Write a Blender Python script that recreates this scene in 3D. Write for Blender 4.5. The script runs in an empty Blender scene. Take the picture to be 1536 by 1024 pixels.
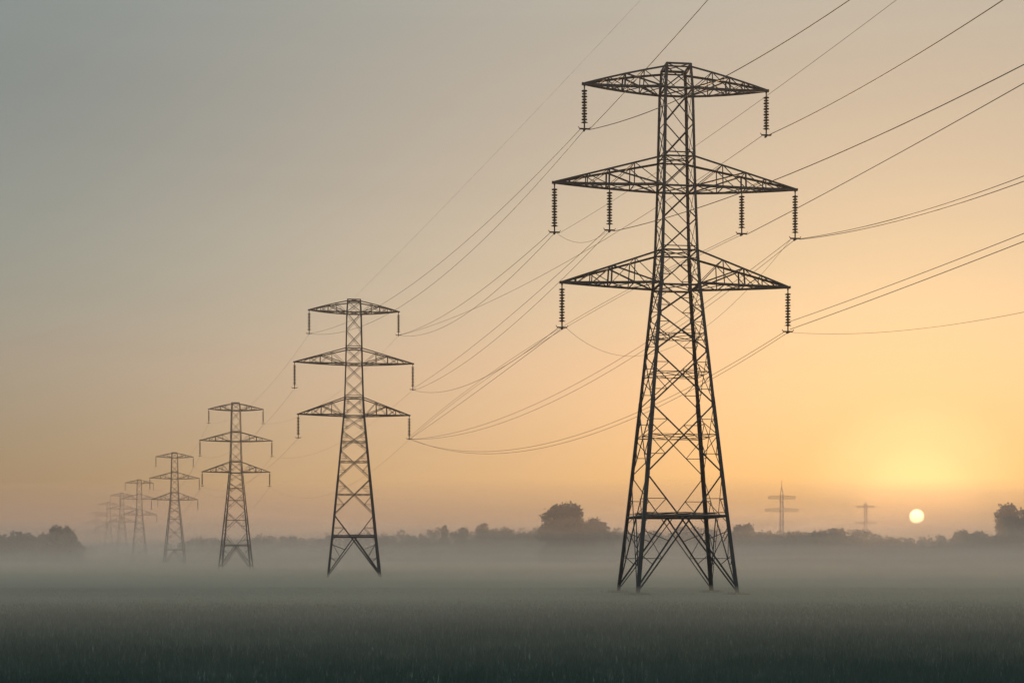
import bpy, math, random
import numpy as np
from mathutils import Vector, Matrix, noise

sc = bpy.context.scene
col = sc.collection
R = math.radians

# ------------------------------------------------------------------ camera, sky, sun, exposure
FPX = 1536 * 50 / 36          # focal length in pixels of the 1536 wide photograph
HOR = 838.0                   # row of the horizon
EYE = 3.0
cam = bpy.data.cameras.new("camera")
cam_o = bpy.data.objects.new("camera", cam)
col.objects.link(cam_o)
cam.lens = 50; cam.sensor_width = 36
cam.shift_y = (HOR - 512) / 1536
cam.clip_start = 0.5; cam.clip_end = 30000
cam_o.location = (0, 0, EYE)
cam_o.rotation_euler = (R(90), 0, 0)
sc.camera = cam_o

SUN_DIR = Vector((1375 - 768, FPX, HOR - 774)).normalized()
SUN_EL = math.asin(SUN_DIR.z)
SUN_AZ = math.atan2(SUN_DIR.x, SUN_DIR.y)

world = bpy.data.worlds.new("World")
sc.world = world
world.use_nodes = True
wn = world.node_tree
bg = wn.nodes['Background']
sky = wn.nodes.new('ShaderNodeTexSky')
sky.sky_type = 'NISHITA'
sky.sun_disc = False
sky.sun_elevation = SUN_EL
sky.sun_rotation = SUN_AZ
sky.air_density = 1.0
sky.dust_density = 1.4
sky.ozone_density = 1.0
# moist morning air: softer contrast between the sun's side and the rest of the sky than the
# clear-air model gives, a cool veil of thin high cloud and a warm-white fill added overhead, mostly above the view, to brighten ground and mist
gam = wn.nodes.new('ShaderNodeGamma')
gam.inputs['Gamma'].default_value = 0.62
hsv = wn.nodes.new('ShaderNodeHueSaturation')
hsv.inputs['Saturation'].default_value = 1.05
hsv.inputs['Value'].default_value = 1.0
veil = wn.nodes.new('ShaderNodeMix'); veil.data_type = 'RGBA'; veil.blend_type = 'ADD'
veil.inputs[0].default_value = 1.0
veil.inputs[7].default_value = (0.02, 0.17, 0.19, 1)
overhead_fill = wn.nodes.new('ShaderNodeMix'); overhead_fill.data_type = 'RGBA'; overhead_fill.blend_type = 'ADD'
overhead_fill.inputs[7].default_value = (5.6, 5.2, 4.6, 1)
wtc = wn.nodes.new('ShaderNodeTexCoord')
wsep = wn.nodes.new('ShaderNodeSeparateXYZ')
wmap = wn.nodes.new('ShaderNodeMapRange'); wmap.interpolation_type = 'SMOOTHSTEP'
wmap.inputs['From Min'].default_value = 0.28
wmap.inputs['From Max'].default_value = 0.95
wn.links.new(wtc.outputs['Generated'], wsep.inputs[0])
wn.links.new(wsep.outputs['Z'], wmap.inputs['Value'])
wn.links.new(wmap.outputs['Result'], overhead_fill.inputs[0])
wlow = wn.nodes.new('ShaderNodeMapRange')
wlow.inputs['From Min'].default_value = 0.0
wlow.inputs['From Max'].default_value = 0.40
wn.links.new(wsep.outputs['Z'], wlow.inputs['Value'])
dust = wn.nodes.new('ShaderNodeValToRGB')
dust.color_ramp.interpolation = 'B_SPLINE'
el = dust.color_ramp.elements
el[0].position = 0.0; el[0].color = (0.47, 0.41, 0.48, 1)
el[1].position = 1.0; el[1].color = (0.92, 1.0, 0.96, 1)
for pos, c in ((0.14, (0.68, 0.62, 0.70, 1)), (0.36, (1.08, 0.97, 1.0, 1)), (0.60, (1.08, 1.03, 1.0, 1))):
    e = el.new(pos); e.color = c
wn.links.new(wlow.outputs['Result'], dust.inputs[0])
dmul = wn.nodes.new('ShaderNodeMix'); dmul.data_type = 'RGBA'; dmul.blend_type = 'MULTIPLY'
dmul.inputs[0].default_value = 1.0
wn.links.new(gam.outputs['Color'], dmul.inputs[6])
wn.links.new(dust.outputs['Color'], dmul.inputs[7])
wn.links.new(sky.outputs[0], gam.inputs['Color'])
wn.links.new(dmul.outputs[2], hsv.inputs['Color'])
wn.links.new(hsv.outputs['Color'], veil.inputs[6])
wn.links.new(veil.outputs[2], overhead_fill.inputs[6])
# the sun's own aureole in the thin cloud: one broad, one narrow
wdot = wn.nodes.new('ShaderNodeVectorMath'); wdot.operation = 'DOT_PRODUCT'
wdot.inputs[1].default_value = SUN_DIR
wn.links.new(wtc.outputs['Generated'], wdot.inputs[0])
last = overhead_fill.outputs[2]
for lo, hi, c in ((0.78, 0.985, (0.85, 0.62, 0.42, 1)), (0.9962, 1.0, (1.3, 1.0, 0.6, 1)), (0.9987, 1.0, (2.4, 1.0, 0.4, 1))):
    mr = wn.nodes.new('ShaderNodeMapRange'); mr.interpolation_type = 'SMOOTHSTEP'
    mr.inputs['From Min'].default_value = lo
    mr.inputs['From Max'].default_value = hi
    wn.links.new(wdot.outputs['Value'], mr.inputs['Value'])
    ad = wn.nodes.new('ShaderNodeMix'); ad.data_type = 'RGBA'; ad.blend_type = 'ADD'
    ad.inputs[7].default_value = c
    wn.links.new(mr.outputs['Result'], ad.inputs[0])
    wn.links.new(last, ad.inputs[6])
    last = ad.outputs[2]
# faint level streaks of thin cloud
smp = wn.nodes.new('ShaderNodeMapping'); smp.inputs['Scale'].default_value = (2.5, 2.5, 55)
snz = wn.nodes.new('ShaderNodeTexNoise'); snz.inputs['Scale'].default_value = 1.0; snz.inputs['Detail'].default_value = 4
wn.links.new(wtc.outputs['Generated'], smp.inputs['Vector'])
wn.links.new(smp.outputs[0], snz.inputs['Vector'])
smr = wn.nodes.new('ShaderNodeMapRange')
smr.inputs['From Min'].default_value = 0.25; smr.inputs['From Max'].default_value = 0.75
smr.inputs['To Min'].default_value = 0.982; smr.inputs['To Max'].default_value = 1.018
wn.links.new(snz.outputs['Fac'], smr.inputs['Value'])
sml = wn.nodes.new('ShaderNodeVectorMath'); sml.operation = 'SCALE'
wn.links.new(last, sml.inputs[0]); wn.links.new(smr.outputs[0], sml.inputs['Scale'])
last = sml.outputs[0]
# the disc of the sun itself, a little over half a degree across
disc = wn.nodes.new('ShaderNodeMapRange')
disc.inputs['From Min'].default_value = math.cos(R(0.30))
disc.inputs['From Max'].default_value = math.cos(R(0.20))
wn.links.new(wdot.outputs['Value'], disc.inputs['Value'])
dm = wn.nodes.new('ShaderNodeMix'); dm.data_type = 'RGBA'; dm.blend_type = 'ADD'
dm.inputs[7].default_value = (46, 35, 17, 1)
wn.links.new(disc.outputs['Result'], dm.inputs[0])
wn.links.new(last, dm.inputs[6])
wn.links.new(dm.outputs[2], bg.inputs[0])
bg.inputs[1].default_value = 0.1

sl = bpy.data.lights.new("sun_lamp", 'SUN')
sl.energy = 2.6
sl.angle = R(0.55)
sl.color = (1.0, 0.60, 0.30)
slo = bpy.data.objects.new("sun_lamp", sl)
col.objects.link(slo)
slo.rotation_euler = (-SUN_DIR).to_track_quat('-Z', 'Y').to_euler()

sc.view_settings.view_transform = 'Standard'
sc.view_settings.look = 'None'
sc.view_settings.gamma = 1
sc.view_settings.exposure = 0.93

sc.cycles.use_denoising = True
sc.cycles.max_bounces = 10
sc.cycles.volume_bounces = 8
sc.cycles.sample_clamp_indirect = 4

# ------------------------------------------------------------------ helpers
def at(px, py, Y):
    """world point seen at photograph pixel (px, py) at depth Y"""
    return Vector(((px - 768) / FPX * Y, Y, EYE + (HOR - py) / FPX * Y))

def pix(p):
    return 768 + FPX * p.x / p.y, HOR - FPX * (p.z - EYE) / p.y

def tag(o, label=None, cat=None, group=None, kind=None):
    if label: o['label'] = label
    if cat: o['category'] = cat
    if group: o['group'] = group
    if kind: o['kind'] = kind
    return o

def empty(name, loc=(0, 0, 0), rz=0):
    o = bpy.data.objects.new(name, None)
    o.empty_display_size = 1
    o.location = loc
    o.rotation_euler = (0, 0, rz)
    col.objects.link(o)
    return o

def link_mesh(name, verts, faces, mat, parent=None, smooth=False):
    me = bpy.data.meshes.new(name)
    me.from_pydata(verts, [], faces)
    if smooth:
        me.polygons.foreach_set('use_smooth', [True] * len(me.polygons))
    me.update()
    if mat: me.materials.append(mat)
    o = bpy.data.objects.new(name, me)
    col.objects.link(o)
    if parent: o.parent = parent
    return o

class MB:
    def __init__(s):
        s.v = []; s.f = []
    def prism(s, p, q, prof_p, prof_q):
        """joins two rings of points (closed, capped)"""
        b = len(s.v); n = len(prof_p)
        s.v += [tuple(x) for x in prof_p] + [tuple(x) for x in prof_q]
        for i in range(n):
            j = (i + 1) % n
            s.f.append((b + i, b + j, b + n + j, b + n + i))
        s.f.append(tuple(b + i for i in reversed(range(n))))
        s.f.append(tuple(b + n + i for i in range(n)))
    def frame(s, p, q, ref):
        d = (q - p).normalized()
        r = Vector(ref) - d * d.dot(Vector(ref))
        if r.length < 1e-4:
            r = d.orthogonal()
        r.normalize()
        return d, r, d.cross(r)
    def bar(s, p, q, w, h=None, ref=(0, 0, 1)):
        p = Vector(p); q = Vector(q)
        h = h or w
        d, a, b = s.frame(p, q, ref)
        off = [a * (w / 2) + b * (h / 2), -a * (w / 2) + b * (h / 2), -a * (w / 2) - b * (h / 2), a * (w / 2) - b * (h / 2)]
        s.prism(p, q, [p + o for o in off], [q + o for o in off])
    def angle(s, p, q, w, ref, t=None):
        """steel angle section, its heel pointing along ref"""
        p = Vector(p); q = Vector(q)
        t = t or w * 0.14
        d, r, u = s.frame(p, q, ref)
        e1 = (-r + u).normalized(); e2 = (-r - u).normalized()
        heel = r * (w * 0.35)
        off = [heel, heel + e1 * w, heel + e1 * w + e2 * t, heel + e1 * t + e2 * t, heel + e1 * t + e2 * w, heel + e2 * w]
        s.prism(p, q, [p + o for o in off], [q + o for o in off])
    def tube(s, pts, radii, n=6, cap=True):
        b = len(s.v)
        pts = [Vector(p) for p in pts]
        ref = None
        for i, p in enumerate(pts):
            d = (pts[min(i + 1, len(pts) - 1)] - pts[max(i - 1, 0)]).normalized()
            if ref is None:
                ref = d.orthogonal().normalized()
            ref = (ref - d * ref.dot(d)).normalized()
            u = d.cross(ref)
            r = radii[i] if hasattr(radii, '__len__') else radii
            for k in range(n):
                a = 2 * math.pi * k / n
                s.v.append(tuple(p + ref * (r * math.cos(a)) + u * (r * math.sin(a))))
        for i in range(len(pts) - 1):
            for k in range(n):
                k2 = (k + 1) % n
                s.f.append((b + i * n + k, b + i * n + k2, b + (i + 1) * n + k2, b + (i + 1) * n + k))
        if cap:
            s.f.append(tuple(b + k for k in reversed(range(n))))
            e = b + (len(pts) - 1) * n
            s.f.append(tuple(e + k for k in range(n)))
    def lathe(s, c, prof, n=10):
        """prof: (radius, z) pairs round the vertical through c"""
        b = len(s.v)
        for r, z in prof:
            for k in range(n):
                a = 2 * math.pi * k / n
                s.v.append((c[0] + r * math.cos(a), c[1] + r * math.sin(a), c[2] + z))
        for i in range(len(prof) - 1):
            for k in range(n):
                k2 = (k + 1) % n
                s.f.append((b + i * n + k, b + i * n + k2, b + (i + 1) * n + k2, b + (i + 1) * n + k))
        s.f.append(tuple(b + k for k in range(n)))
        e = b + (len(prof) - 1) * n
        s.f.append(tuple(e + k for k in reversed(range(n))))
    def build(s, name, mat, parent=None, smooth=False):
        return link_mesh(name, s.v, s.f, mat, parent, smooth)

def children(o):
    return list(o.children)

def copy_tree(o, parent=None):
    c = o.copy()
    col.objects.link(c)
    if parent: c.parent = parent
    for ch in children(o):
        copy_tree(ch, c)
    return c

# ------------------------------------------------------------------ materials
def material(name, base, base2=None, scale=5.0, rough=0.6, metallic=0.0, bump=0.0, detail=4, spec=None):
    m = bpy.data.materials.new(name)
    m.use_nodes = True
    nt = m.node_tree
    b = nt.nodes['Principled BSDF']
    b.inputs['Roughness'].default_value = rough
    b.inputs['Metallic'].default_value = metallic
    if spec is not None:
        b.inputs['Specular IOR Level'].default_value = spec
    tc = nt.nodes.new('ShaderNodeTexCoord')
    nz = nt.nodes.new('ShaderNodeTexNoise')
    nz.inputs['Scale'].default_value = scale
    nz.inputs['Detail'].default_value = detail
    nt.links.new(tc.outputs['Object'], nz.inputs['Vector'])
    rp = nt.nodes.new('ShaderNodeValToRGB')
    rp.color_ramp.elements[0].position = 0.35
    rp.color_ramp.elements[1].position = 0.65
    rp.color_ramp.elements[0].color = (*base, 1)
    rp.color_ramp.elements[1].color = (*(base2 or base), 1)
    nt.links.new(nz.outputs['Fac'], rp.inputs['Fac'])
    nt.links.new(rp.outputs['Color'], b.inputs['Base Color'])
    if bump:
        bp = nt.nodes.new('ShaderNodeBump')
        bp.inputs['Strength'].default_value = bump
        nt.links.new(nz.outputs['Fac'], bp.inputs['Height'])
        nt.links.new(bp.outputs['Normal'], b.inputs['Normal'])
    return m

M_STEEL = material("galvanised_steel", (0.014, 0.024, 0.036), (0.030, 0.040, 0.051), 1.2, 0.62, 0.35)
M_INS = material("insulator_glass", (0.050, 0.055, 0.055), (0.075, 0.075, 0.07), 3, 0.7, spec=0.2)
M_WIRE = material("aluminium_cable", (0.075, 0.065, 0.055), (0.10, 0.09, 0.075), 0.3, 0.55, 0.4)
M_CONC = material("concrete", (0.10, 0.10, 0.09), (0.17, 0.165, 0.15), 4, 0.9, bump=0.2)
M_BARK = material("bark", (0.050, 0.040, 0.032), (0.08, 0.065, 0.05), 3, 0.95, bump=0.4)
M_LEAF = material("leaves", (0.030, 0.042, 0.022), (0.058, 0.070, 0.034), 0.35, 0.8, spec=0.2)
M_LEAF2 = material("darker_leaves", (0.026, 0.038, 0.026), (0.048, 0.060, 0.036), 0.35, 0.8, spec=0.2)
M_GRASS = material("grass", (0.036, 0.074, 0.074), (0.054, 0.092, 0.090), 0.16, 0.85, detail=6, spec=0.15)

def let_light_through(m, share):
    # thin blades pass some light, so that both of their sides look alike
    nt = m.node_tree
    b = nt.nodes['Principled BSDF']
    out = next(n for n in nt.nodes if n.type == 'OUTPUT_MATERIAL')
    tr = nt.nodes.new('ShaderNodeBsdfTranslucent')
    mx = nt.nodes.new('ShaderNodeMixShader')
    mx.inputs[0].default_value = share
    nt.links.new(b.inputs['Base Color'].links[0].from_socket, tr.inputs['Color'])
    nt.links.new(b.outputs[0], mx.inputs[1])
    nt.links.new(tr.outputs[0], mx.inputs[2])
    nt.links.new(mx.outputs[0], out.inputs['Surface'])
let_light_through(M_GRASS, 0.45)

def field_material():
    m = bpy.data.materials.new("field_ground")
    m.use_nodes = True
    nt = m.node_tree
    b = nt.nodes['Principled BSDF']
    b.inputs['Roughness'].default_value = 0.95
    b.inputs['Specular IOR Level'].default_value = 0.1
    tc = nt.nodes.new('ShaderNodeTexCoord')
    n1 = nt.nodes.new('ShaderNodeTexNoise'); n1.inputs['Scale'].default_value = 0.06; n1.inputs['Detail'].default_value = 5
    n2 = nt.nodes.new('ShaderNodeTexNoise'); n2.inputs['Scale'].default_value = 3.0; n2.inputs['Detail'].default_value = 6
    for n in (n1, n2):
        nt.links.new(tc.outputs['Object'], n.inputs['Vector'])
    mx = nt.nodes.new('ShaderNodeMath'); mx.operation = 'MULTIPLY_ADD'
    mx.inputs[1].default_value = 0.5
    nt.links.new(n2.outputs['Fac'], mx.inputs[0])
    h = nt.nodes.new('ShaderNodeMath'); h.operation = 'MULTIPLY'; h.inputs[1].default_value = 0.5
    nt.links.new(n1.outputs['Fac'], h.inputs[0])
    nt.links.new(h.outputs[0], mx.inputs[2])
    rp = nt.nodes.new('ShaderNodeValToRGB')
    rp.color_ramp.elements[0].position = 0.35; rp.color_ramp.elements[0].color = (0.036, 0.070, 0.069, 1)
    rp.color_ramp.elements[1].position = 0.65; rp.color_ramp.elements[1].color = (0.058, 0.092, 0.088, 1)
    nt.links.new(mx.outputs[0], rp.inputs['Fac'])
    nt.links.new(rp.outputs['Color'], b.inputs['Base Color'])
    bp = nt.nodes.new('ShaderNodeBump'); bp.inputs['Strength'].default_value = 0.8; bp.inputs['Distance'].default_value = 0.3
    nt.links.new(n2.outputs['Fac'], bp.inputs['Height'])
    nt.links.new(bp.outputs['Normal'], b.inputs['Normal'])
    return m

def volume_material(name, color, density, g):
    m = bpy.data.materials.new(name)
    m.use_nodes = True
    nt = m.node_tree
    nt.nodes.clear()
    out = nt.nodes.new('ShaderNodeOutputMaterial')
    pv = nt.nodes.new('ShaderNodeVolumePrincipled')
    pv.inputs['Color'].default_value = (*color, 1)
    pv.inputs['Density'].default_value = density
    pv.inputs['Anisotropy'].default_value = g
    nt.links.new(pv.outputs['Volume'], out.inputs['Volume'])
    return m

# ------------------------------------------------------------------ ground
def ground_z(x, y):
    return 0.0

gx = [-2400, -900, -300, 0, 300, 900, 2400]
gy = [-140, 60, 200, 500, 1000, 2000, 3000]
gv = [(x, y, 0) for y in gy for x in gx]
nx = len(gx)
gf = [(j * nx + i, j * nx + i + 1, (j + 1) * nx + i + 1, (j + 1) * nx + i) for j in range(len(gy) - 1) for i in range(nx - 1)]
tag(link_mesh("field", gv, gf, field_material()), kind='structure')

def make_grass():
    rng = np.random.default_rng(4)
    N = 520000
    # nearer ground carries more blades; the strip runs well past both edges of the view
    y = 24 + (150 - 24) * rng.random(N) ** 2.0
    x = (rng.random(N) * 2 - 1) * (0.46 * y + 14)
    # rough uncut growth round the feet of the nearest pylon
    nf = 420
    for sx in (-1, 1):
        for sy in (-1, 1):
            c, q = math.cos(R(6.5)), math.sin(R(6.5))
            fx, fy = 14.24 + 4.34 * (sx * c - sy * q), 123.45 + 4.34 * (sx * q + sy * c)
            x = np.append(x, fx + rng.normal(0, .5, nf)); y = np.append(y, fy + rng.normal(0, .5, nf))
    rough = np.zeros(len(x)); rough[N:] = 1
    N = len(x)
    # tufts: draw blades towards tuft centres, thin out some patches
    wx = .9 * np.sin(y * .37 + 1.7) + .6 * np.sin(y * .93) + .35 * np.sin(y * 2.3 + x)
    wy = .8 * np.sin(x * .41) + .5 * np.sin(x * 1.07 + 2)
    cx = np.floor((x + wx) / 0.5); cy = np.floor((y + wy) / 0.5)
    def hsh(a, b, k):
        v = np.sin(a * 12.9898 + b * 78.233 + k * 37.719) * 43758.5453
        return v - np.floor(v)
    tx = (cx + hsh(cx, cy, 1)) * 0.5 - wx; ty = (cy + hsh(cx, cy, 2)) * 0.5 - wy
    pull = rng.random(N) * 0.35
    x = x + (tx - x) * pull + rng.normal(0, .05, N); y = y + (ty - y) * pull + rng.normal(0, .05, N)
    tuft = hsh(cx, cy, 3)
    patch = 0.5 + 0.25 * np.sin(x * 0.21 + 1.3 * np.sin(y * 0.13)) + 0.25 * np.sin(y * 0.31 + x * 0.11 + 2)
    h = (0.15 + 0.12 * tuft + 0.10 * patch) * (0.55 + 0.75 * rng.random(N))
    h = h * (1 - 0.85 * np.clip((y - 55) / 50, 0, 1)) * (1 - rough) + rough * (0.06 + 0.22 * rng.random(N) ** 2)
    wdt = 0.005 + 0.006 * rng.random(N) + y * 0.00012
    a = rng.random(N) * math.pi
    lx = rng.normal(0, .22, N) * h; ly = rng.normal(0, .22, N) * h
    dx = np.cos(a) * wdt; dy = np.sin(a) * wdt
    v = np.empty((N, 5, 3), np.float32)
    v[:, 0] = np.stack([x - dx, y - dy, np.full(N, -0.01)], 1)
    v[:, 1] = np.stack([x + dx, y + dy, np.full(N, -0.01)], 1)
    v[:, 2] = np.stack([x + dx * .7 + lx * .35, y + dy * .7 + ly * .35, h * .6], 1)
    v[:, 3] = np.stack([x - dx * .7 + lx * .35, y - dy * .7 + ly * .35, h * .6], 1)
    v[:, 4] = np.stack([x + lx, y + ly, h], 1)
    me = bpy.data.meshes.new("grass")
    me.vertices.add(N * 5)
    me.vertices.foreach_set('co', v.ravel())
    base = np.arange(N, dtype=np.int32)[:, None] * 5
    loops = np.concatenate([base + np.array([[0, 1, 2, 3]]), base + np.array([[3, 2, 4]])], 1).astype(np.int32).ravel()
    me.loops.add(N * 7)
    me.loops.foreach_set('vertex_index', loops)
    me.polygons.add(N * 2)
    st = (np.arange(N)[:, None] * 7 + np.array([[0, 4]])).ravel().astype(np.int32)
    me.polygons.foreach_set('loop_start', st)
    me.update(calc_edges=True)
    me.validate()
    me.materials.append(M_GRASS)
    o = bpy.data.objects.new("grass", me)
    col.objects.link(o)
    tag(o, "dark dewy grass covering the near part of the misty field", "grass", kind='stuff')
make_grass()

# ------------------------------------------------------------------ pylons
PH = 46.0
K = PH / 795.0
def zy(y): return (890 - y) * K          # height from a row of the nearest pylon
PROF = [(890, 90), (775, 75.5), (600, 55), (430, 36), (380, 32.5), (284, 29), (140, 25.5), (101, 22.5)]
PROF = [(zy(y), w * K / 1.2) for y, w in PROF]
def body_w(z):
    for (z0, w0), (z1, w1) in zip(PROF, PROF[1:]):
        if z <= z1:
            t = (z - z0) / (z1 - z0)
            return w0 + (w1 - w0) * t
    return PROF[-1][1]

ARMS = [  # bottom chord row, top chord row at the body, tip row, half span in metres, insulator length
    (138, 106, 132, 8.05, 3.75),
    (284, 240, 280, 10.65, 4.15),
    (430, 380, 428, 10.0, 3.75),
]

def corner(sx, sy, z):
    w = body_w(z)
    return Vector((sx * w, sy * w, z))

def insulator(name, top, length, parent, horn=0.42):
    m = MB()
    x, y, z = top
    m.bar((x, y, z + 0.12), (x, y, z - 0.35), 0.10, 0.06)
    z0 = z - 0.35
    L = length - 0.35 - 0.45
    n = max(8, int(L / 0.23))
    prof = [(0.05, 0)]
    for i in range(n):
        zz = -i * L / n
        st = L / n
        rr = 0.26 if i % 2 == 0 else 0.22
        prof += [(0.075, zz - st * .10), (rr, zz - st * .40), (rr * .96, zz - st * .62), (0.085, zz - st * .80)]
    prof += [(0.05, -L)]
    m.lathe((x, y, z0), [(r, zz) for r, zz in prof], 10)
    s = m.build(name, M_INS, parent)
    c = MB()
    zb = z - length
    c.bar((x, y, z0 - L + .02), (x, y, zb - 0.02), 0.09, 0.09)
    c.bar((x - horn, y, zb + 0.02), (x + horn, y, zb + 0.02), 0.10, 0.16)
    c.bar((x - horn, y, zb + 0.02), (x - horn - .1, y, zb + 0.20), 0.05)
    c.bar((x + horn, y, zb + 0.02), (x + horn + .1, y, zb + 0.20), 0.05)
    c.bar((x - horn * .7, y, zb + .55), (x + horn * .7, y, zb + .55), 0.05)
    c.bar((x, y - .35, zb - 0.06), (x, y + .35, zb - 0.06), 0.12, 0.14)
    c.build("clamp", M_STEEL, s)
    return Vector((x, y, zb - 0.06))

def make_pylon(arm_scale=1.0, inner=False, heavy=1.0):
    root = empty("lattice_pylon")
    clamps = {}
    LV = [zy(887), zy(712), zy(610), zy(530), zy(475), zy(430), zy(380), zy(332), zy(284), zy(240), zy(190), zy(138), zy(106)]
    # four corner legs, each down to a concrete stub
    for sx in (-1, 1):
        for sy in (-1, 1):
            m = MB()
            zs = [0.05] + [z for z, w in PROF[1:]]
            for z0, z1 in zip(zs, zs[1:]):
                a = 0.30 if z0 < 15 else (0.25 if z0 < 28 else 0.21)
                m.angle(corner(sx, sy, z0), corner(sx, sy, z1), a * max(1, heavy * 1.08), (sx, sy, 0))
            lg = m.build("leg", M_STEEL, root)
            f = MB()
            c = corner(sx, sy, 0)
            f.prism(None, None, [c + Vector((u * .34, v * .34, -.3)) for u, v in ((-1, -1), (1, -1), (1, 1), (-1, 1))],
                    [c + Vector((u * .24, v * .24, .16)) for u, v in ((-1, -1), (1, -1), (1, 1), (-1, 1))])
            f.build("footing", M_CONC, lg)
    # bracing of the four faces
    for (ax, sg) in ((1, -1), (1, 1), (0, -1), (0, 1)):
        nrm = Vector((0, sg, 0)) if ax == 1 else Vector((sg, 0, 0))
        def P(s, z):
            return corner(s, sg, z) if ax == 1 else corner(sg, s, z)
        m = MB()
        zb = zy(775)
        for i, (z0, z1) in enumerate(zip(LV, LV[1:])):
            a = (0.095 if i < 4 else 0.078) * heavy * (0.65 if sg > 0 else 1)
            mid = None
            m.angle(P(-1, z0), P(1, z1), a, nrm)
            m.angle(P(1, z0) - nrm * .05, P(-1, z1) - nrm * .05, a, nrm)
            # thin redundant members from the quarter points of the diagonals to the legs
            if i < 6:
                th = 0.055 * heavy
                w0, w1 = body_w(z0), body_w(z1)
                tc = w0 / (w0 + w1)
                for s in (-1, 1):
                    for u in (0.5,):
                        pl = P(s, z0).lerp(P(-s, z1), tc * u)
                        m.bar(pl, P(s, pl.z), th)
                        m.bar(pl, P(s, z0 + (z1 - z0) * tc), th)
                        ph = P(s, z1).lerp(P(-s, z0), (1 - tc) * u)
                        m.bar(ph, P(s, ph.z), th)
                        m.bar(ph, P(s, z0 + (z1 - z0) * tc), th)
            # gusset plates where the diagonals meet the legs
            gp = 0.30 if i < 5 else 0.2
            ex = (P(1, z1) - P(-1, z1)).normalized()
            for s in (-1, 1):
                c0 = P(s, z1) - ex * (s * gp * .45) + nrm * .02
                m.bar(c0 - Vector((0, 0, gp * .7)), c0 + Vector((0, 0, gp * .7)), gp * .9, .03, ex)
        # belt and the inverted V under it
        m.angle(P(-1, zb), P(1, zb), 0.15 * heavy, nrm)
        bc = (P(-1, zb) + P(1, zb)) / 2
        for s in (-1, 1):
            m.angle(bc - nrm * .1, P(s, 0.6) - nrm * .1, 0.11 * heavy, nrm)
            for u in (0.35, 0.68):
                q = bc.lerp(P(s, 0.6), u)
                m.bar(q, P(s, q.z + .9), 0.06 * heavy)
        for y, a in ((432, .13), (380, .11), (374, .06), (284, .13), (240, .11), (234, .08), (138, .15), (106, .10)):
            m.angle(P(-1, zy(y)), P(1, zy(y)), a * heavy, nrm)
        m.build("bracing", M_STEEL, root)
    # plan bracing inside the body
    for y, th in ((770, .07), (655, .05), (562, .05), (505, .05), (430, .07), (380, .06), (284, .08), (240, .06), (138, .08)):
        z = zy(y)
        w = body_w(z)
        m = MB()
        m.bar(corner(-1, -1, z), corner(1, 1, z), th)
        m.bar(corner(-1, 1, z), corner(1, -1, z), th)
        if y > 500:
            pts = [Vector((0, -w, z)), Vector((w, 0, z)), Vector((0, w, z)), Vector((-w, 0, z))]
            for k in range(4):
                m.bar(pts[k], pts[(k + 1) % 4], th)
            if y < 770:
                for k in range(4):
                    c4 = [(-1, -1), (1, -1), (1, 1), (-1, 1)]
                    m.bar(corner(*c4[k], z), corner(*c4[(k + 1) % 4], z), th)
        m.build("plan_bracing", M_STEEL, root)
    # cap over the top
    m = MB()
    zt = PROF[-1][0]
    w = body_w(zt)
    for s in (-1, 1):
        m.angle((-w, s * w, zt), (w, s * w, zt), 0.17 * heavy, (0, s, 1))
        m.angle((s * w, -w, zt), (s * w, w, zt), 0.15 * heavy, (s, 0, 1))
    m.bar((-w, -w, zt), (w, w, zt), .07); m.bar((-w, w, zt), (w, -w, zt), .07)
    m.build("top_cap", M_STEEL, root)
    # cross arms
    for ai, (yb, yt, ytip, span, ilen) in enumerate(ARMS):
        span *= arm_scale
        zb_, zt_, ztip = zy(yb), zy(yt), zy(ytip)
        for s in (-1, 1):
            m = MB()
            wb, wt = body_w(zb_), body_w(zt_)
            tip = Vector((s * span, 0, ztip))
            B = lambda sy, u: Vector((s * (wb + (span - wb) * u), sy * wb * (1 - u) + sy * .07, zb_ + (ztip - zb_) * u ** 2.2))
            bow = 0.08 if ai == 0 else 0.0
            T = lambda sy, u: Vector((s * (wt + (span - wt) * u), sy * wt * (1 - u) + sy * .07, zt_ + (ztip + .12 - zt_) * u + bow * math.sin(math.pi * u)))
            us = [0, .27, .5, .7, .86, 1.0]
            for sy in (-1, 1):
                for u0, u1 in zip(us, us[1:]):
                    m.angle(B(sy, u0), B(sy, u1), 0.20 * heavy, (0, sy, -1))
                    m.angle(T(sy, u0), T(sy, u1), 0.16 * heavy, (0, sy, 1))
                for k, u in enumerate(us[1:-1]):
                    m.bar(B(sy, u), T(sy, u), (.11 if k == 1 else .07) * heavy)
                seq = [(B, 0, T, .27), (T, .27, B, .5), (B, 0, T, .5), (T, .5, B, .7), (B, .5, T, .7), (T, .7, B, .86)]
                for k, (F, u0, G, u1) in enumerate(seq):
                    m.bar(F(sy, u0), G(sy, u1), (.12 if k == 2 else .06) * heavy)
            for u0, u1 in zip(us[:-1], us[1:]):
                m.bar(B(-1, u0), B(1, u1), .06 * heavy)
                m.bar(B(1, u0), B(-1, u1), .06 * heavy)
                m.bar(B(-1, u0), B(1, u0), .07 * heavy)
                m.bar(T(-1, u0), T(1, u0), .06 * heavy)
            m.bar(tip + Vector((-s * .45, 0, .04)), tip + Vector((s * .22, 0, .04)), .2, .26)
            m.bar(tip + Vector((0, 0, .1)), tip + Vector((0, 0, -.2)), .12, .10)
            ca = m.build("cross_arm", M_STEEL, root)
            clamps[(ai, s)] = insulator("insulator_string", (s * span, 0, ztip - .1), ilen, root)
            if inner and ai == 1:
                clamps[('in', s)] = insulator("insulator_string", (s * 5.85, 0, zb_ - .02), 3.7, root)
    return root, clamps

def place(px, ytop=None, D=None):
    if D is None:
        D = FPX * (PH - EYE) / (HOR - ytop)
    return Vector(((px - 768) / FPX * D, D, 0))

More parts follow.
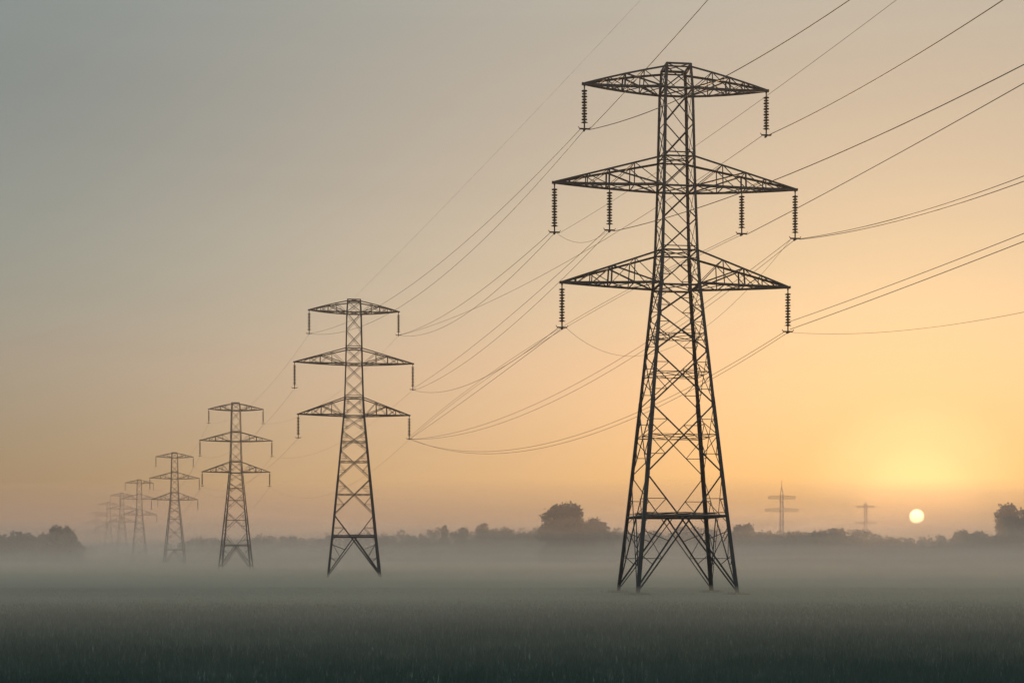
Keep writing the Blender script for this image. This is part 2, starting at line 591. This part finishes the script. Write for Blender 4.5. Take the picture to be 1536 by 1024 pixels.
ROT = R(6.5)
ROW = "lattice pylons in the receding row"
p1, c1 = make_pylon(1.0, True, 1.0)
p1.location = place(1014, 95); p1.rotation_euler.z = ROT
tag(p1, "largest, darkest lattice pylon, nearest of the row, four insulator strings on its middle arm", "pylon", ROW)
p2, c2 = make_pylon(0.91, False, 1.0)
far = [(531, 447, "mid sized dark grey lattice pylon, second nearest, left of the largest one"),
       (354, 602, "grey lattice pylon, third nearest, thinly veiled before low hazy trees"),
       (262, 677, "pale grey lattice pylon, fourth nearest, its lower arm overlapping a fainter pylon on its left"),
       (209, 718, "faded lattice pylon, fifth nearest, just left of the fourth pylon and overlapped by its arms"),
       (183, 738, "faint narrow lattice pylon, sixth, first of the ghostly ones beyond the fifth"),
       (163, 752, "very faint lattice pylon, seventh, between the sixth and the last ghostly one"),
       (146, 766, "faintest, smallest lattice pylon, last of the row, beside the dark left grove")]
PYL = [p1]; CL = [c1]
for i, (px, yt, lab) in enumerate(far):
    o = p2 if i == 0 else copy_tree(p2)
    o.location = place(px, yt)
    o.rotation_euler.z = ROT + R((0.4, -1.3, 1.1, 2.4, -1.8, 1.5, -1.0)[i])
    tag(o, lab, "pylon", ROW)
    PYL.append(o); CL.append(c2)

def clamp(i, key):
    o = PYL[i]
    return Matrix.Translation(o.location) @ Matrix.Rotation(o.rotation_euler.z, 4, 'Z') @ CL[i][key]

# the two slender masts of the other line beyond the trees
def make_mast(H, spans, levels, spike):
    root = empty("transmission_mast")
    w = 0.021 * H
    for sx in (-1, 1):
        for sy in (-1, 1):
            m = MB()
            m.angle((sx * w * 1.25, sy * w * 1.25, 0), (sx * w, sy * w, H), 0.24, (sx, sy, 0))
            m.build("leg", M_STEEL, root)
    m = MB()
    n = 15
    for (ax, sg) in ((1, -1), (1, 1), (0, -1), (0, 1)):
        for i in range(n):
            z0, z1 = H * i / n, H * (i + 1) / n
            def P(s, z):
                k = w * (1.25 - .25 * z / H)
                return Vector((s * k, sg * k, z)) if ax == 1 else Vector((sg * k, s * k, z))
            m.bar(P(-1, z0), P(1, z1), .09); m.bar(P(1, z0), P(-1, z1), .09)
            m.bar(P(-1, z1), P(1, z1), .09)
    m.build("bracing", M_STEEL, root)
    if spike:
        m = MB()
        for sx in (-1, 1):
            for sy in (-1, 1):
                m.bar((sx * w, sy * w, H), (sx * .08, sy * .08, H + spike * .55), .15)
        m.tube([(0, 0, H + spike * .5), (0, 0, H + spike)], [.18, .06], 6)
        m.build("spire", M_STEEL, root)
    for sp, (zl, hh) in zip(spans, levels):
        for s in (-1, 1):
            m = MB()
            k = 6
            for sy in (-1, 1):
                for dz in (0, hh):
                    m.bar((s * w, sy * w, zl + dz), (s * sp, sy * w * .4, zl + dz * .75 + .1), .15)
                for i in range(k):
                    a, b = i / k, (i + 1) / k
                    xa, xb = w + (sp - w) * a, w + (sp - w) * b
                    m.bar((s * xa, sy * w * (1 - .6 * a), zl), (s * xb, sy * w * (1 - .6 * b), zl + hh * (1 - .25 * b)), .09)
                    m.bar((s * xb, sy * w * (1 - .6 * b), zl), (s * xb, sy * w * (1 - .6 * b), zl + hh * (1 - .25 * b)), .08)
            m.bar((s * sp, -w * .4, zl), (s * sp, w * .4, zl + hh * .75), .14)
            m.build("cross_arm", M_STEEL, root)
    return root

DM = 860.0
def mz(y, D): return EYE + (HOR - y) / FPX * D
ms = DM / FPX
mast = make_mast(mz(742, DM), [20.5 * ms, 25 * ms], [(mz(748, DM), 5 * ms), (mz(767, DM), 5 * ms)], 22 * ms)
mast.location = place(1172.5, D=DM); mast.rotation_euler.z = R(4)
tag(mast, "slender misty mast with a spire and two straight cross arms beyond the tree line", "mast", "slender masts beyond the trees")
DM2 = 1120.0
ms = DM2 / FPX
mast2 = make_mast(mz(756, DM2), [14 * ms, 16 * ms], [(mz(761, DM2), 3 * ms), (mz(785, DM2), 2.5 * ms)], 4 * ms)
mast2.location = place(1298.5, D=DM2); mast2.rotation_euler.z = R(4)
tag(mast2, "fainter spireless mast beyond the trees, nearest to the rising sun's disc", "mast", "slender masts beyond the trees")

# ------------------------------------------------------------------ conductors
def curve_pts(A, B, h, n=36, bulge=0.0):
    pts = []
    d = (B - A)
    side = Vector((-d.y, d.x, 0)).normalized()
    for i in range(n + 1):
        t = i / n
        p = A.lerp(B, t)
        p.z -= 4 * h * t * (1 - t)
        p = p + side * (bulge * 4 * t * (1 - t))
        pts.append(p)
    return pts

def t_at_px(A, B, px):
    # fraction along the plan line at which it is seen in column px
    k = (px - 768) / FPX
    d = B - A
    return (k * A.y - A.x) / (d.x - k * d.y)

def sag_through(A, B, mid):
    t = t_at_px(A, B, mid[0])
    p = A.lerp(B, t)
    z = EYE + (HOR - mid[1]) / FPX * p.y
    return max(-2.0, (p.z - z) / (4 * t * (1 - t))), t

WG = "power lines strung along the pylon row"
def power_line(label, strands, group=WG):
    """strands: (points, radius); one strand is one mesh, two strands share a root"""
    if len(strands) == 1:
        m = MB(); m.tube(strands[0][0], strands[0][1], 6)
        o = m.build("power_line", M_WIRE, None, True)
        tag(o, label, "power line", group)
        return
    base = strands[0][0][0]
    r = empty("power_line", base)
    tag(r, label, "power line", group)
    for pts, rad in strands:
        m = MB(); m.tube([p - base for p in pts], rad, 6)
        m.build("conductor", M_WIRE, r, True)

def toward(A, out, dx=21.0, dy=-112.0):
    """span from clamp A back past the camera's side, through photograph point out"""
    B = A + Vector((dx, dy, 0))
    t = t_at_px(A, B, out[0])
    p = A.lerp(B, t)
    z = EYE + (HOR - out[1]) / FPX * p.y
    h = (A.z - z) / (4 * t * (1 - t))
    if h < 0.6:
        h = 0.6
        B.z = A.z + (z + 4 * h * t * (1 - t) - A.z) / t
    # stop the span beyond the edge of the view but still well in front of the far clamp
    return curve_pts(A, B, h, 48)

dx_ = Vector((0.40, 0, 0))
def C1(k, o=0): return clamp(0, k) + dx_ * o
def C2(k, o=0): return clamp(1, k) + dx_ * o
RW = 0.021
def span(A, B, mid, r=RW):
    h, t = sag_through(A, B, mid)
    return (curve_pts(A, B, h), r)

TL, TR, ML, MR, BL, BR, IL, IR = (0, -1), (0, 1), (1, -1), (1, 1), (2, -1), (2, 1), ('in', -1), ('in', 1)
# nearest pylon to the second
power_line("topmost twin line from largest pylon's left top arm to second pylon's left top arm",
           [span(C1(TL, -1), C2(TL, -1), (700, 361)), span(C1(TL), C2(TL, 1), (700, 383))])
power_line("twin line from largest pylon's left middle tip to second pylon's right top arm",
           [span(C1(ML, -1), C2(TR, -1), (700, 451)), span(C1(ML), C2(TR, 1), (700, 470))])
power_line("twin line from largest pylon's left inner string to second pylon's right middle arm",
           [span(C1(IL, -1), C2(MR, -1), (760, 478)), span(C1(IL), C2(MR, 1), (760, 495))])
power_line("parting pair from largest pylon's left bottom arm to second pylon's right side",
           [span(C1(BL, -1), C2(MR, 0), (720, 569)), span(C1(BL), C2(BR, 0), (740, 569))])
power_line("single line from largest pylon's right top arm, behind its body, to second pylon",
           [span(C1(TR, -1), C2(TR, 0), (940, 339))])
power_line("faint pair from largest pylon's right inner string, behind its body, to second pylon",
           [span(C1(IR, -1), C2(BR, -1), (935, 434), .018), span(C1(IR), C2(BR, 0), (935, 442), .018)])
power_line("long twin line from largest pylon's right middle arm to second pylon's bottom arm",
           [span(C1(MR, -1), C2(BR, 0), (850, 583)), span(C1(MR), C2(BR, 1), (850, 592))])
power_line("lowest deeply sagging twin line from largest pylon's right bottom arm to second pylon",
           [span(C1(BR, -1), C2(BR, 0), (800, 669)), span(C1(BR), C2(BR, 1), (800, 674))])
# nearest pylon towards the viewer's right
power_line("steepest line rising from largest pylon's left top string towards the sky's top",
           [(toward(C1(TL, 1), (1062, 0)), .028)])
power_line("line from largest pylon's left top string, crossing its top arm upwards",
           [(toward(C1(TL, 1), (1275, 0), 30), .030)])
power_line("thin pale line from largest pylon's left middle tip, rising past its body",
           [(toward(C1(ML, 1), (1345, 0), 28), .012)])
power_line("line from largest pylon's left inner string, highest to reach the right edge",
           [(toward(C1(IL, 1), (1536, 97), 34), .028)])
power_line("dark line rising from largest pylon's right top string to the upper right corner",
           [(toward(C1(TR), (1505, 0)), .034)])
power_line("line rising from largest pylon's right inner string to the right edge",
           [(toward(C1(IR, 1), (1536, 125), 24), .028)])
power_line("twin line from largest pylon's right middle tip, curving to the right edge",
           [(toward(C1(MR, 0), (1536, 264)), .024), (toward(C1(MR, 1), (1536, 272)), .027)])
up = Vector((0, 0, 0.9))
power_line("twin line from above largest pylon's right bottom clamp, curving to the right edge",
           [(toward(C1(BR, 0) + up, (1536, 350)), .022), (toward(C1(BR, .4) + up * .3, (1536, 362)), .025)])
power_line("lowest, faintest single line from largest pylon's right bottom clamp to the right edge",
           [(toward(C1(BR, 1), (1536, 468)), .013)])
# slack jumpers on the nearest pylon
power_line("short slack loop between the two left strings of largest pylon's middle arm",
           [(curve_pts(C1(ML, .5), C1(IL, -.5), 0.9, 20), .013)], "slack jumper loops on the largest pylon")
power_line("slack curved cable from largest pylon's left bottom string, passing behind its body",
           [(curve_pts(C1(BL, 1), C1(MR, -1), 5.0, 40, 4.5), .013)], "slack jumper loops on the largest pylon")
# lone high wire from the second pylon's top
A = PYL[1].location + Vector((0, 0, PH + .05))
E = at(955, 0, 150.0)
power_line("faint lone high wire from the second pylon's peak, rising to the top edge",
           [(curve_pts(A, A + (E - A) * 1.35, 0.6), .010)])
# further spans, one wire per arm tip
nm = {TL: "left top", TR: "right top", ML: "left middle", MR: "right middle", BL: "left bottom", BR: "right bottom"}
for i, (a, b) in enumerate((("second", "third"), ("third", "fourth"), ("fourth", "fifth"))):
    for k, n_ in nm.items():
        A, B = clamp(i + 1, k), clamp(i + 2, k)
        power_line(f"faint wire from {a} pylon's {n_} arm to {b} pylon's {n_} arm",
                   [(curve_pts(A, B, (4.0, 6.5, 7)[i] + (2 if k == BR else 0), 24), (.013, .017, .018)[i])])

# ------------------------------------------------------------------ trees
def leaf_mesh(name, blobs, n, seed, mat, parent, size=(0.35, 0.75), twig=0.16):
    rng = np.random.default_rng(seed)
    bl = np.array(blobs, float)           # x, y, z, r
    wgt = bl[:, 3] ** 2.2
    idx = rng.choice(len(bl), n, p=wgt / wgt.sum())
    d = rng.normal(size=(n, 3)); d /= np.linalg.norm(d, axis=1)[:, None]
    rad = bl[idx, 3] * (0.35 + 0.65 * rng.random(n) ** 0.45)
    far_ = rng.random(n) < twig
    rad[far_] *= 1.0 + 0.42 * rng.random(far_.sum())
    d2 = d.copy(); d2[:, 2] *= 0.9
    c = bl[idx, :3] + d2 * rad[:, None]
    # knock out gaps so that what is behind shows through
    g = np.sin(c[:, 0] * 1.9 + seed) * np.sin(c[:, 1] * 1.7 + 2 * seed) * np.sin(c[:, 2] * 2.1 + 3 * seed)
    keep = (g < 0.38) & (c[:, 2] > 0.15)
    c = c[keep]; n = len(c)
    s = size[0] + (size[1] - size[0]) * rng.random(n)
    a = rng.normal(size=(n, 3)); a /= np.linalg.norm(a, axis=1)[:, None]
    b = rng.normal(size=(n, 3)); b -= a * (a * b).sum(1)[:, None]; b /= np.linalg.norm(b, axis=1)[:, None]
    a *= s[:, None]; b *= s[:, None] * 0.6
    v = np.stack([c - a, c + b * .9 - a * .1, c + a, c - b * .9 + a * .1], 1).reshape(-1, 3)
    f = np.arange(n * 4).reshape(-1, 4)
    return link_mesh(name, v.tolist(), f.tolist(), mat, parent)

def make_tree(name, H, W, seed, mat, n=6500, kind='round'):
    rnd = random.Random(seed)
    root = empty(name)
    blobs = []
    if kind == 'round':
        for i in range(34):
            u = rnd.random()
            z = H * (0.10 + 0.82 * u)
            prof = math.sqrt(max(0.02, 1 - ((u - .40) / .60) ** 2))
            a = rnd.random() * 6.283; rr = W * 0.5 * prof * (0.35 + 0.5 * rnd.random())
            blobs.append((math.cos(a) * rr, math.sin(a) * rr, z, W * (0.10 + 0.09 * rnd.random())))
        blobs.append((0, 0, H * .5, W * .28)); blobs.append((W * .05, 0, H * .7, W * .22)); blobs += [(0, 0, H * .3, W * .3), (W * .25, 0, H * .12, W * .2), (-W * .25, 0, H * .13, W * .2), (0, 0, H * .1, W * .22)]
    elif kind == 'tall':
        for i in range(30):
            u = rnd.random()
            z = H * (0.12 + 0.82 * u)
            prof = (1 - u) ** 0.5 * (0.55 + 0.45 * math.sin(u * 9 + seed))
            a = rnd.random() * 6.283; rr = W * 0.45 * prof * (0.3 + .6 * rnd.random())
            blobs.append((math.cos(a) * rr, math.sin(a) * rr, z, W * (0.10 + 0.10 * rnd.random()) * (1.1 - .5 * u)))
        blobs.append((0, 0, H * .35, W * .28)); blobs.append((0, 0, H * .6, W * .2))
    else:  # bushy: broad and low
        for i in range(36):
            a = rnd.random() * 6.283; rr = W * 0.5 * rnd.random() ** .6
            k = math.sqrt(max(0, 1 - (rr / (W * .56)) ** 2))
            z = H * (.18 + .70 * k * (.35 + .65 * rnd.random()))
            blobs.append((math.cos(a) * rr, math.sin(a) * rr, z, W * (0.09 + 0.07 * rnd.random())))
        blobs.append((0, 0, H * .4, W * .25))
    leaf_mesh("crown", blobs, n, seed, mat, root, (0.28 + H * .008, 0.5 + H * .018))
    m = MB()
    tr = H * 0.022
    ph = rnd.random() * 6
    spine = [Vector((math.sin(ph + z * .2) * .25, math.cos(ph + z * .17) * .25, z)) for z in [H * k for k in (-.01, .04, .15, .3, .5, .72)]]
    m.tube(spine, [tr * 1.5, tr * 1.1, tr, tr * .8, tr * .5, tr * .15], 8)
    for b in blobs[:14]:
        z0 = max(H * .1, b[2] * .6)
        k = min(.7, z0 / H)
        s0 = Vector((math.sin(ph + z0 * .2) * .25, math.cos(ph + z0 * .17) * .25, z0))
        e = Vector(b[:3])
        mid = s0.lerp(e, .5) + Vector((0, 0, .06 * H * rnd.random()))
        m.tube([s0, mid, e], [tr * .42, tr * .28, tr * .08], 5)
    m.build("trunk", M_BARK, root, True)
    return root

PROTO = {
    'oak': make_tree("broad_tree", 15, 14, 3, M_LEAF, 6500, 'round'),
    'oak2': make_tree("broad_tree", 15, 12, 8, M_LEAF2, 6000, 'round'),
    'tall': make_tree("tall_tree", 15, 8.5, 5, M_LEAF, 5200, 'tall'),
    'bush': make_tree("bushy_tree", 10, 15, 11, M_LEAF2, 6000, 'bush'),
    'bush2': make_tree("bushy_tree", 10, 13, 17, M_LEAF, 5600, 'bush'),
    'big': make_tree("large_tree", 26, 24, 21, M_LEAF2, 15000, 'round'),
    'big2': make_tree("large_tree", 26, 22, 29, M_LEAF, 13000, 'round'),
}
BASEH = {'oak': (15, 14), 'oak2': (15, 12), 'tall': (15, 8.5), 'bush': (10, 15), 'bush2': (10, 13), 'big': (26, 24), 'big2': (26, 22)}
used = set()
def tree(kind, px, ytop, wpx, D, label, group, rz=None):
    if kind in used:
        o = copy_tree(PROTO[kind])
    else:
        o = PROTO[kind]; used.add(kind)
    H = EYE + (HOR - ytop) / FPX * D
    W = (1.5 if kind.startswith('bush') else 1.06 if kind.startswith('big') else 1.25) * wpx / FPX * D
    bh, bw = BASEH[kind]
    o.location = ((px - 768) / FPX * D, D, -0.05)
    o.rotation_euler.z = rz if rz is not None else (px * 12.9898) % 6.28
    o.scale = (W / bw, W / bw, H / bh * 1.02)
    tag(o, label, "tree", group)
    return o

GL = "dark grove at the left edge"
tree('bush', 12, 797, 66, 690, "flat topped dark misty tree at the far left edge of the grove", GL)
tree('bush2', 52, 798, 46, 705, "low dip topped tree in the dark grove, between the edge tree and the tallest one", GL)
tree('oak', 90, 789, 42, 680, "tallest dark tree of the left grove, with a blunt square shoulder", GL)
tree('oak2', 112, 812, 30, 715, "small sloping tree ending the left grove, nearest to the last ghostly pylon", GL)
tree('oak2', -40, 792, 70, 695, "dark tree of the left grove half beyond the frame's edge", GL)
GB = "hazy low trees behind the third and second pylons"
LB = "very pale low tree in the hazy row behind the third and second pylons"
for px, yt, w, k in ((300, 812, 40, 'bush2'), (318, 808, 36, 'oak2'), (392, 809, 44, 'bush'), (428, 808, 40, 'oak'), (466, 806, 40, 'bush2'), (505, 812, 46, 'bush')):
    tree(k, px, yt, w, 1000, LB, GB)
GC = "misty row of trees between the second pylon and the big tree"
for px, yt, w, k, lab in (
        (592, 807, 44, 'bush', "low round misty tree just right of the second pylon's feet"),
        (622, 806, 40, 'bush2', "low even misty tree, second to the right of the second pylon's feet"),
        (646, 811, 34, 'bush', "lowest misty tree, close left of the narrow upright one"),
        (667, 790, 24, 'tall', "narrow upright misty tree with a rounded top in the low middle row"),
        (692, 795, 34, 'oak2', "small ragged misty tree between the narrow upright one and the pointed one"),
        (724, 787, 44, 'tall', "pointed misty tree with a twiggy peak, tallest of the middle row"),
        (752, 796, 46, 'oak', "sloping misty tree leaning off the pointed one's right shoulder"),
        (795, 798, 50, 'bush2', "broad even misty tree touching the big tree's left side")):
    tree(k, px, yt - 3, w * 1.1, 780, lab, GC)
GD = "big tree clump left of the largest pylon"
tree('big', 848, 752, 84, 690, "big round headed tree, tallest of the misty tree line, beside the largest pylon", GD)
tree('big2', 893, 780, 66, 730, "smaller rounded tree merging with the big tree's right flank", GD)
tree('oak', 936, 802, 46, 790, "low pale tree seen through the legs of the largest pylon", GD)
tree('bush2', 985, 808, 56, 850, "low broad bush of a tree hidden behind the largest pylon's middle", GD)
tree('bush', 1045, 806, 60, 850, "low hazy tree behind the largest pylon's right legs", GD)
GE = "warm hazy tree line beneath the rising sun"
for px, yt, w, k, lab in (
        (1116, 786, 42, 'oak', "rounded hazy tree just right of the largest pylon, before the slender mast"),
        (1160, 798, 50, 'bush', "hazy tree in front of the slender spired mast's foot"),
        (1205, 795, 62, 'bush2', "wide dome shaped hazy tree right of the spired mast"),
        (1250, 793, 54, 'oak2', "ragged crested hazy tree midway between the two slender masts"),
        (1290, 803, 50, 'bush', "flat hazy tree in front of the spireless mast's foot"),
        (1330, 806, 56, 'bush2', "low hazy tree between the spireless mast and the sun's column"),
        (1376, 814, 56, 'bush', "lowest hazy tree of the line, directly under the sun's disc"),
        (1412, 812, 40, 'oak2', "small low hazy tree right below and beside the sun"),
        (1434, 797, 24, 'tall', "thin upright hazy tree with a bare leader, right of the sun"),
        (1460, 793, 44, 'bush2', "dome shaped hazy tree between the thin upright one and the right edge tree"),
        (1486, 803, 36, 'bush', "small hazy tree tucked at the left foot of the right edge tree")):
    tree(k, px, yt, w, 810, lab, GE)
tree('big2', 1516, 760, 66, 780, "large ragged tree at the right edge, darkest of the trees near the sun", GE, 2.2)
tree('big', 1566, 772, 70, 790, "large tree mostly beyond the frame behind the right edge tree", GE, 1.0)

def distant_wood():
    rng = np.random.default_rng(12)
    blobs = []
    D0 = 850
    for px in np.arange(-260, 1800, 5.0):
        if 128 < px < 255:
            continue
        hpx = np.interp(px, [-260, 128, 255, 290, 500, 560, 820, 930, 1100, 1330, 1400, 1480, 1800],
                        [48, 26, 8, 34, 38, 42, 48, 46, 48, 43, 34, 43, 48])
        hpx += 3 * math.sin(px * .05) + 2.5 * math.sin(px * .117 + 1) + rng.normal() * 1.5
        D = D0 + rng.normal() * 22
        H = EYE + max(4, hpx) / FPX * D
        X = (px - 768) / FPX * D
        for k in range(6):
            r = 1.6 + rng.random() * 1.5
            blobs.append((X + rng.normal() * 1.5, D + rng.normal() * 6, max(1.0, (H - r) * (k + rng.random()) / 6), r))
    o = leaf_mesh("distant_wood", blobs, 110000, 31, M_LEAF2, None, (.5, 1.0), .1)
    tag(o, "continuous hazy wood filling in behind the separate trees along the horizon", "wood", kind='stuff')
distant_wood()

# ------------------------------------------------------------------ the air: even haze, and the low bank of ground mist
def box(name, lo, hi, mat):
    x0, y0, z0 = lo; x1, y1, z1 = hi
    v = [(x, y, z) for z in (z0, z1) for y in (y0, y1) for x in (x0, x1)]
    f = [(0, 2, 3, 1), (4, 5, 7, 6), (0, 1, 5, 4), (2, 6, 7, 3), (0, 4, 6, 2), (1, 3, 7, 5)]
    return link_mesh(name, v, f, mat)
tag(box("haze", (-2600, -180, -1.2), (2600, 3100, 62), volume_material("haze_air", (0.68, 0.60, 0.57), 0.0004, 0.4)),
    "pale morning haze filling the air over the whole field", "haze", kind='stuff')

def mist_bank(label, y0, stops, heights, density, seed, rough, color, g=0.65):
    xs = np.concatenate([np.linspace(-1700, -320, 14)[:-1], np.linspace(-320, 320, 33), np.linspace(320, 1700, 14)[1:]])
    ys = np.concatenate([np.linspace(y0, 300, 30)[:-1], np.linspace(300, 800, 26)[:-1], np.linspace(800, 2000, 12)])
    def top(x, y):
        h = np.interp(y, stops, heights)
        n = noise.noise(Vector((x * .006, y * .009, seed))) + .5 * noise.noise(Vector((x * .017, y * .02, seed + 4)))
        return h + n * (0.05 + rough * max(h, 0))
    nxs, nys = len(xs), len(ys)
    v = [(x, y, max(-.45, top(x, y))) for y in ys for x in xs] + [(x, y, -.6) for y in ys for x in xs]
    N = nxs * nys
    f = []
    for j in range(nys - 1):
        for i in range(nxs - 1):
            a = j * nxs + i
            f.append((a, a + 1, a + 1 + nxs, a + nxs))
            f.append((N + a, N + a + nxs, N + a + nxs + 1, N + a + 1))
    for i in range(nxs - 1):
        f.append((i, N + i, N + i + 1, i + 1))
        a = (nys - 1) * nxs + i
        f.append((a, a + 1, N + a + 1, N + a))
    for j in range(nys - 1):
        a = j * nxs
        f.append((a, a + nxs, N + a + nxs, N + a))
        a = j * nxs + nxs - 1
        f.append((a, N + a, N + a + nxs, a + nxs))
    o = link_mesh("ground_mist", v, f, volume_material("mist_air", color, density, g), None, True)
    tag(o, label, "mist", kind='stuff')
WHITE = (1.0, 0.97, 0.91)
mist_bank("dense low mist lying on the field round the pylons' feet", 28,
          [28, 45, 70, 100, 140, 190, 280, 420, 2000], [-.2, .8, 1.05, .85, .75, .8, 1.0, 1.6, 2.4], 0.0105, 3.1, .28, WHITE)
far_stops = [120, 200, 300, 420, 600, 800, 2000]
for k, (f, dens, lab) in enumerate((
        (0.42, 0.0013, "lowest far layer of mist hiding the feet of the distant trees"),
        (0.62, 0.0007, "second far layer of mist drifting round the distant trunks"),
        (0.84, 0.0008, "third far layer of mist round the lowest distant boughs"),
        (1.08, 0.0007, "fourth far layer of mist below the middle of the distant crowns"),
        (1.36, 0.0006, "fifth far layer of mist across the middle of the distant crowns"),
        (1.70, 0.0005, "sixth far layer of mist thinning out below the distant treetops"),
        (2.10, 0.0004, "uppermost far layer of mist fading out round the distant treetops"))):
    mist_bank(lab, 120, far_stops, [h * f - .15 for h in (.2, .8, 2.2, 5.0, 9.5, 12, 16)], dens, 9.4 + 7 * k, .55,
              WHITE if k < 2 else (0.99, 0.95, 0.89))
mist_bank("thin far veil of mist paling the distant trees and pylons", 200,
          [200, 300, 420, 600, 800, 2000], [-.2, 8, 22, 36, 42, 46], 0.00095, 55.2, .08, (0.64, 0.55, 0.54), 0.25)
